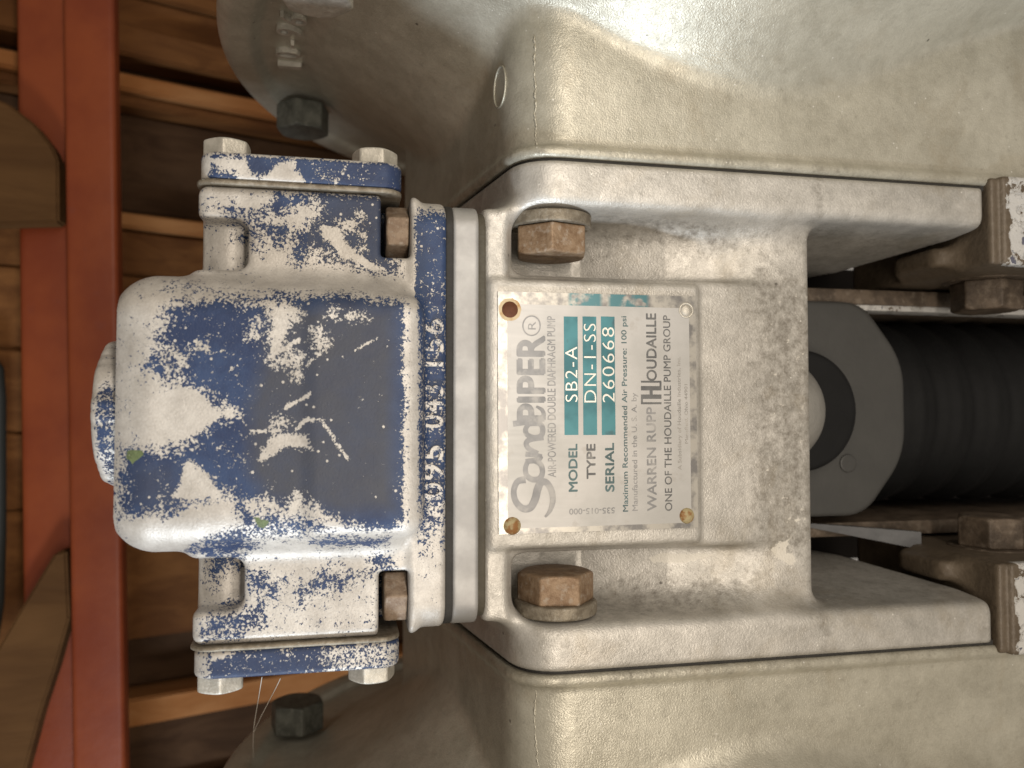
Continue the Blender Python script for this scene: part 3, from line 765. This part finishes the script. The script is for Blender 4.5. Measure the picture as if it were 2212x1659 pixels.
# part number, running the other way along the plate's left edge
p0 = loc6(858, 1380); p1 = loc6(610, 1380); p2_ = loc6(858, 1411)
o0 = plate_pt(p0[0], p0[1], .68)
fit_text('lettering', '535-015-000', o0, (ey[0], ey[1], 0), (-ex[0], -ex[1], 0), p1[1] - p0[1], abs(p2_[0] - p0[0]), (0, 0, 1), .05, 'ink_grey', plate, .014)
for (xa, xb), txt, ya, yb in (((580, 660), 'SB2-A', 805, 505), ((682, 762), 'DN-1-SS', 808, 380), ((782, 862), '260668', 808, 400)):
    q0 = loc6(xb, 985); q1 = loc6(xa, 340)
    plate_box('print_bar', q0[0], q1[0], q0[1], q1[1], .655, .69, 'teal', plate)
    T(txt, xa + 8, xb - 6, ya, yb, 'stamp', -.008, .685, 1.15, .22, 'stamped_code')
# ribbon strokes for the script word and the logo
def ribbon(name, pts, widths, mt, closed=False, z=.70):
    pts = [np.array(loc6(*p)) for p in pts]; k = 116.0 / LX * .0 + LX / 1324.0
    # smooth with catmull-rom
    out = []; wd_ = []
    n_ = len(pts)
    for i in range(n_ - 1):
        p_1, p0_, p1_, p2_ = pts[max(i - 1, 0)], pts[i], pts[i + 1], pts[min(i + 2, n_ - 1)]
        for t in np.linspace(0, 1, 8, endpoint=False):
            out.append(.5 * ((2 * p0_) + (-p_1 + p1_) * t + (2 * p_1 - 5 * p0_ + 4 * p1_ - p2_) * t * t + (-p_1 + 3 * p0_ - 3 * p1_ + p2_) * t ** 3))
            wd_.append(widths[i] * (1 - t) + widths[i + 1] * t)
    out.append(pts[-1]); wd_.append(widths[-1])
    out = np.array(out); tg = np.gradient(out, axis=0); tg /= np.linalg.norm(tg, axis=1)[:, None] + 1e-9
    nm = np.stack([-tg[:, 1], tg[:, 0]], 1); hw = np.array(wd_)[:, None] * k / 2
    L_, R_ = out + nm * hw, out - nm * hw
    m_ = len(out); vs = [plate_pt(*p, z + .0012 * i) for i, p in enumerate(L_)] + [plate_pt(*p, z + .0012 * i) for i, p in enumerate(R_)]
    fs = [(i + m_, i + 1 + m_, i + 1, i) for i in range(m_ - 1)]
    return vs, fs
def ribbons(name, strokes, mt):
    V_, F2 = [], []
    for i, (pts, w_) in enumerate(strokes):
        v_, f_ = ribbon(name, pts, w_, mt, z=.70 + .13 * i * 0 + .002 * i); off = len(V_); V_ += v_; F2 += [tuple(a + off for a in q) for q in f_]
    return link(name, faces_mesh(name, V_, F2), mt, plate)
S_ = lambda a, b, n_: [a + (b - a) * i / (n_ - 1) for i in range(n_)]
ribbons('script_letter', [([(372, 1228), (328, 1240), (308, 1290), (318, 1345), (356, 1385), (398, 1380), (424, 1335), (438, 1280), (456, 1245), (486, 1245), (514, 1290), (520, 1345), (506, 1395), (478, 1432)], [40, 34, 32, 34, 38, 42, 44, 44, 42, 36, 34, 32, 24, 10])], 'ink_grey')
ribbons('script_letter', [([(384, 1130), (372, 1165), (378, 1205), (410, 1228), (448, 1222), (464, 1190), (456, 1150), (425, 1128), (384, 1130)], [26, 28, 30, 32, 32, 30, 30, 28, 26]), ([(372, 1130), (440, 1120), (462, 1100)], [28, 30, 16])], 'ink_grey')
ribbons('script_letter', [([(462, 1100), (430, 1095), (372, 1090)], [16, 26, 28]), ([(440, 1085), (390, 1060), (376, 1030), (400, 1010), (470, 1000)], [24, 28, 30, 30, 28])], 'ink_grey')
ribbons('script_letter', [([(390, 925), (372, 955), (382, 985), (420, 1000), (456, 990), (466, 955), (448, 925), (390, 925)], [26, 28, 28, 30, 30, 30, 28, 26]), ([(304, 925), (380, 915), (450, 905), (470, 880), (462, 850), (430, 830)], [32, 30, 28, 26, 22, 12])], 'ink_grey')
tt = np.linspace(0, 2 * math.pi, 17)
ribbons('registered_ring', [([(405 + 47 * math.cos(t), 391 + 53 * math.sin(t)) for t in tt], [7] * 17)], 'ink_grey')
T('R', 385, 428, 412, 368, 'ink_grey', .0)
# interlocked H mark
Vh, Fh = [], []
def hb(x0, x1, y0, y1):
    a_, b_ = loc6(x1, y1), loc6(x0, y0); off = len(Vh)
    Vh.extend([plate_pt(a_[0], a_[1], .70), plate_pt(b_[0], a_[1], .70), plate_pt(b_[0], b_[1], .70), plate_pt(a_[0], b_[1], .70)]); 
    Fh.append((off, off + 1, off + 2, off + 3))
for r_ in ((1000, 1112, 765, 789), (1000, 1112, 719, 743), (1047, 1064, 743, 765), (1000, 1011, 789, 818), (1011, 1112, 807, 818), (1101, 1112, 690, 719), (1000, 1101, 690, 701)): hb(*[float(q) for q in r_])
link('logo_mark', faces_mesh('logo_mark', Vh, Fh), 'ink_dark', plate)
# rivets
def rivet(x, y, r6, mt, ht, halo=False):
    q = loc6(x, y); p = plate_pt(q[0], q[1], 0); r = r6 * LX / 1324
    def f(u, v, w):
        d = np.sqrt((u - p[0]) ** 2 + (v - p[1]) ** 2); cap_ = np.sqrt((u - p[0]) ** 2 + (v - p[1]) ** 2 + (w - (ht - r * 1.6)) ** 2) - r * 1.6
        return smax(smax(d - r, cap_, .4), -w + .3, .1)
    P, Q = nets(f, (p[0] - r - 1, p[1] - r - 1, -.3), (p[0] + r + 1, p[1] + r + 1, ht + 1), .3)
    if halo:
        vs = []; k = 28
        for i in range(k):
            a = 2 * math.pi * i / k; rr = r * (1.22 + .08 * random.random()); vs.append((p[0] + rr * math.cos(a), p[1] + rr * math.sin(a), .672))
        link('rust_ring', faces_mesh('rust_ring', vs, [tuple(range(k))]), 'halo', plate)
    return link('rivet', mesh_np('rivet', P, Q), mt, plate)
rivet(287, 303, 50, 'rivet_rust', 1.5, True); rivet(300, 1480, 50, 'rivet_brass', 1.7); rivet(1250, 1425, 46, 'rivet_brass', 1.7)
rivet(1246, 307, 33, 'zinc', 1.3)
q = loc6(1246, 307); p = plate_pt(q[0], q[1], 0)
P, Q = nets(lambda u, v, w: np.sqrt((np.sqrt((u - p[0]) ** 2 + (v - p[1]) ** 2) - 2.35) ** 2 + (w - .6) ** 2) - .35, (p[0] - 4, p[1] - 4, -.2), (p[0] + 4, p[1] + 4, 1.6), .2)
link('rivet_rim', mesh_np('rivet_rim', P, Q), 'zinc', plate)

# ---------------- feet, foot bolts
fb = hexbolt_mesh('foot_bolt', 26, 12, h=.6); fw = disc_mesh('foot_washer', 16, 3.2, .6, .6)
for sg in (1, -1):
    def f_foot(u, v, w):
        a = v * sg
        tab = ext(rbox2(u, w, 222, 360, -42, -2, 8) + 0 * a, a, 56.0, 63.6, 1.8)
        tab = smax(tab, (w + 12) * .82 - (u - 225) * .57 + 0 * a, 3)
        wall = box(u, a + 0 * v, w, (233.0, 53.5, -75), (360, 86, 8), 1.2)
        lip_ = box(u, a + 0 * v, w, (229.3, 53.8, -75), (245, 85.4, 6.5), 1.2)
        d = smin(tab, lip_, 5.0)
        return np.minimum(d, wall)
    P, Q = nets(f_foot, (198, min(50 * sg, 90 * sg), -80), (310, max(50 * sg, 90 * sg), 12), 1.0)
    stn = np.where(P[:, 0] < 233.5, 1.0, np.where(np.abs(P[:, 0] - 234.6) < 1.5, .3, 0.0)); stn = np.where(P[:, 2] < 4, 1.0, stn)
    ft = link('foot', mesh_np('foot', P, Q, attrs={'stain': stn}), 'foot', pump)
    b_ = put('bolt', fb, 'rust_dark', (256, sg * 53.0, -26), '-v' if sg > 0 else '+v', ft, .25)
    put('washer', fw, 'rust_dark', (256, sg * 56.2, -26), '-v' if sg > 0 else '+v', ft)

# ---------------- exhaust fitting inside the open end
ex_ = root('exhaust_muffler', 0, 0, 0)
ex_.parent = pump
def f_gp(u, v, w):
    d = rbox2(u, v, 150, 230, -42, 46, 16) + 0 * w
    d = smax(d, (np.abs(v - 2) - 36) * .62 + (u - 217) * .78 + 0 * w, 7)
    return ext(d, w, -52, -42, 1.0)
P, Q = nets(f_gp, (148, -45, -55), (234, 50, -38), 1.0)
link('end_plate', mesh_np('end_plate', P, Q), 'grey_plate', ex_)
P, Q = nets(lambda u, v, w: ext(np.sqrt((u - 178) ** 2 + (v - 1) ** 2) - 24.0 + 0 * w, w, -46, -33, 2.5), (150, -27, -48), (206, 29, -29), .9)
link('rubber_ring', mesh_np('rubber_ring', P, Q), 'rubber', ex_)
P, Q = nets(lambda u, v, w: smax(np.sqrt((u - 166) ** 2 + (v - 1) ** 2 + ((w + 42) * 1.0) ** 2) - 22.8, -41 - w, 1), (140, -26, -43), (193, 28, -15), .9)
link('elbow', mesh_np('elbow', P, Q, attrs={'stain': np.zeros(len(P)), 'chip': np.full(len(P), -1.)}), 'elbow', ex_)
P, Q = nets(lambda u, v, w: ext(np.sqrt((u - 203) ** 2 + (v + 20.5) ** 2) - 3.8 + 0 * w, w, -44, -41.3, .5), (197, -27, -46), (209, -14, -40), .4)
link('screw', mesh_np('screw', P, Q), 'grey_plate', ex_)
def f_hose(u, v, w):
    r = np.sqrt((v - 1) ** 2 + (w + 95) ** 2)
    return np.maximum(r - 42 - 1.6 * np.cos(u * 2 * math.pi / 19.0) ** 3, np.maximum(222 - u, u - 420)) * .8
P, Q = nets(f_hose, (220, -48, -142), (422, 50, -48), 1.6)
link('ribbed_hose', mesh_np('ribbed_hose', P, Q), 'rubber', ex_)
# rusty base frame rails beside it and an added backdrop with the cavity's shade in its colour
for v0, v1, w1, mt, u0_ in ((45.5, 52, -46, 'rust_dark', 164), (-52, -46, -52, 'rust_dark', 164)):
    link('frame_rail', bev_box('frame_rail', (u0_, v0, -130), (420, v1, w1), 1.0), mt, pump)
link('frame_edge', bev_box('frame_edge', (206, 43.2, -58), (420, 46.3, -47), .8), 'foot', pump).data.attributes.new('stain', 'FLOAT', 'POINT')
link('cavity_backdrop', bev_box('cavity_backdrop', (150, -80, -170), (520, 80, -145), 1), 'cavity', pump)
iv = [(186, -45.6, -54), (232, -48.5, -36), (232, -55.6, -36), (186, -46.6, -54)]
link('inner_plate', faces_mesh('inner_plate', iv + [(a_, b_, c_ - 4) for a_, b_, c_ in iv], [(0, 3, 2, 1), (4, 5, 6, 7), (0, 1, 5, 4), (1, 2, 6, 5), (2, 3, 7, 6), (3, 0, 4, 7)]), 'dull_steel', pump)

# ================================================================== SURROUNDINGS
# sloping boarded wall behind: boards run along d = (cos, 0, -sin) in (u, w)
TB = math.radians(20); Wb = -330.0; Ub = -100.0
wall = bpy.data.objects.new('wall', None); SC.collection.objects.link(wall); wall['kind'] = 'structure'
def wall_pt(s, v, t):  # s along the board, t towards the viewer (normal)
    return (Ub + s * math.cos(TB) + t * math.sin(TB), v, Wb - s * math.sin(TB) + t * math.cos(TB))
def wall_v(y, x=262):
    # v of the picture row y where the boards pass x
    r = fwd + rgt * (x - 1106) / FPX - upv * (y - 829.5) / FPX
    nrm = np.array([math.sin(TB), 0, math.cos(TB)]); p0_ = np.array([Ub, 0, Wb])
    t = ((p0_ - CAM) @ nrm) / (r @ nrm); return float((CAM + r * t)[1])
def plank(y0, y1, t0, t1, mt, s0=-420, s1=700):
    va, vb_ = sorted((wall_v(y0), wall_v(y1)))
    vs = [wall_pt(s, v, t) for t in (t0, t1) for s, v in ((s0, va), (s1, va), (s1, vb_), (s0, vb_))]
    fs = [(4, 5, 6, 7), (3, 2, 1, 0), (0, 1, 5, 4), (1, 2, 6, 5), (2, 3, 7, 6), (3, 0, 4, 7)]
    import bmesh
    bm = bmesh.new(); vv = [bm.verts.new(W3(*p)) for p in vs]
    for f_ in fs: bm.faces.new([vv[i] for i in f_])
    bmesh.ops.recalc_face_normals(bm, faces=bm.faces)
    bmesh.ops.bevel(bm, geom=list(bm.edges), offset=.0015, segments=2, affect='EDGES')
    me = bpy.data.meshes.new('plank'); bm.to_mesh(me); bm.free()
    return link('plank', me, mt, wall)
ROWS = [(-420, -250, -20, 0, 'wood_mid'), (-245, -120, -20, 6, 'wood_dark'), (-118, -20, -20, 0, 'wood_mid'), (-18, 58, -20, -4, 'wood_mid'), (62, 126, -20, 8, 'wood_mid'), (128, 166, -30, -18, 'wood_dark'),
        (168, 204, -20, 10, 'wood_tan'), (206, 229, -20, 4, 'wood_mid'), (232, 448, -40, -12, 'wood_dark'), (462, 494, -20, 6, 'wood_tan'), (498, 590, -20, 0, 'wood_mid'), (593, 760, -20, -2, 'wood_mid'), (763, 930, -20, 0, 'wood_mid'),
        (933, 1090, -20, -2, 'wood_mid'), (1093, 1385, -20, 0, 'wood_mid'), (1388, 1498, -30, -12, 'wood_dark'), (1502, 1562, -20, 12, 'wood_tan'), (1566, 1720, -30, -10, 'wood_dark'), (1724, 1850, -20, 0, 'wood_mid'), (1853, 2050, -20, 0, 'wood_mid')]
for r_ in ROWS: plank(*r_)
link('backing', faces_mesh('backing', [wall_pt(s, v, -45) for s, v in ((-420, -700), (700, -700), (700, 700), (-420, 700))], [(0, 1, 2, 3)]), 'wood_dark', wall)

# red stepped steel beam crossing behind the valve
def beam_u(x, w): return un(x, 893, w)[0]
bw = -215.0
beam = root('steel_beam', 0, 0, 0, label='red painted stepped steel beam crossing behind the pump', category='beam')
uA, uB, uC = beam_u(146, bw), beam_u(258, bw), beam_u(52, bw - 22)
link('face_rail', bev_box('face_rail', (uA, -620, bw - 13), (uB, 620, bw), 3, 3), 'red', beam)
link('step_rail', bev_box('step_rail', (uC, -620, bw - 36), (uA + 2, 620, bw - 16), 4, 3), 'red', beam)
_p = Vector(W3(uA, 0, bw))
beam.matrix_world = Matrix.Translation(_p) @ Matrix.Rotation(math.radians(-1.7), 4, 'Y') @ Matrix.Translation(-_p)
# weathered timbers lying in the beam's step
def prism(name, outline, w0, w1, mt, parent=None, bevel=1.2, **props):
    import bmesh
    bm = bmesh.new(); a = [bm.verts.new(W3(u, v, w1)) for u, v in outline]; b_ = [bm.verts.new(W3(u, v, w0)) for u, v in outline]; k = len(a)
    bm.faces.new(a); bm.faces.new(b_[::-1])
    for i in range(k): bm.faces.new((a[i], b_[i], b_[(i + 1) % k], a[(i + 1) % k]))
    bmesh.ops.recalc_face_normals(bm, faces=bm.faces)
    bmesh.ops.bevel(bm, geom=list(bm.edges), offset=bevel / 1000, segments=2, affect='EDGES')
    me = bpy.data.meshes.new(name); bm.to_mesh(me); bm.free(); me.polygons.foreach_set('use_smooth', [True] * len(me.polygons))
    try: me.set_sharp_from_angle(angle=math.radians(35))
    except Exception: pass
    return link(name, me, mt, parent, **props)
wt = bw - 2
o1 = [un(x, y, wt) for x, y in ((-160, 190), (-40, 200), (20, 225), (75, 268), (112, 315), (126, 345), (127, 480), (-160, 488))]
prism('timber', o1, wt - 13, wt, 'timber', label='round-shouldered brown timber end resting in the red beam step', category='timber', group='timbers on the beam')
o2 = [un(x, y, wt) for x, y in ((118, 1195), (143, 1188), (150, 1335), (118, 1450), (88, 1540), (40, 1720), (-140, 1720), (-40, 1460), (60, 1290))]
prism('timber', o2, wt - 13, wt, 'timber', label='diagonal brown timber crossing the lower left corner behind the red beam', category='timber', group='timbers on the beam')
# dark round bar at the far left edge
c = bpy.data.curves.new('bar', 'CURVE'); c.dimensions = '3D'; sp_ = c.splines.new('POLY')
pts = [(-30, 770), (-8, 800), (-4, 860), (-4, 1000), (-4, 1150), (-8, 1300), (-30, 1440)]
sp_.points.add(len(pts) - 1)
for q_, (x, y) in zip(sp_.points, pts): q_.co = (*W3(*un(x, y, bw - 60), bw - 60), 1)
c.bevel_depth = .0042; c.bevel_resolution = 6
o = bpy.data.objects.new('t', c); SC.collection.objects.link(o)
me = bpy.data.meshes.new_from_object(o.evaluated_get(bpy.context.evaluated_depsgraph_get())); bpy.data.objects.remove(o)
me.materials.clear()
link('hose', me, 'hose', None, label='dark rounded hose at the far left edge beyond the red beam', category='hose')
o3 = [un(x, y, bw - 60) for x, y in ((95, 1560), (100, 1760), (20, 1760), (70, 1590))]
prism('strap', o3, bw - 75, bw - 60, 'hose', bevel=1.0, label='black strap end beside the diagonal timber at the bottom left', category='strap')
# cobweb strands below the lower end cap
web = root('cobweb', 0, 0, 0, label='thin dusty cobweb strands hanging below the lower end cap', category='cobweb')
for pl in ([(566, 1462), (560, 1500), (552, 1545), (545, 1590), (548, 1640)], [(606, 1465), (590, 1500), (566, 1540), (549, 1580)]):
    c = bpy.data.curves.new('strand', 'CURVE'); c.dimensions = '3D'; s_ = c.splines.new('NURBS'); s_.points.add(len(pl) - 1); s_.use_endpoint_u = True
    for i, (q_, (x, y)) in enumerate(zip(s_.points, pl)):
        ww = -20 - 22 * i; q_.co = (*W3(*un(x, y, ww), ww), 1)
    c.bevel_depth = .00014; c.bevel_resolution = 2
    o = bpy.data.objects.new('t', c); SC.collection.objects.link(o)
    me = bpy.data.meshes.new_from_object(o.evaluated_get(bpy.context.evaluated_depsgraph_get())); bpy.data.objects.remove(o)
    me.materials.clear(); link('strand', me, 'silk', web)
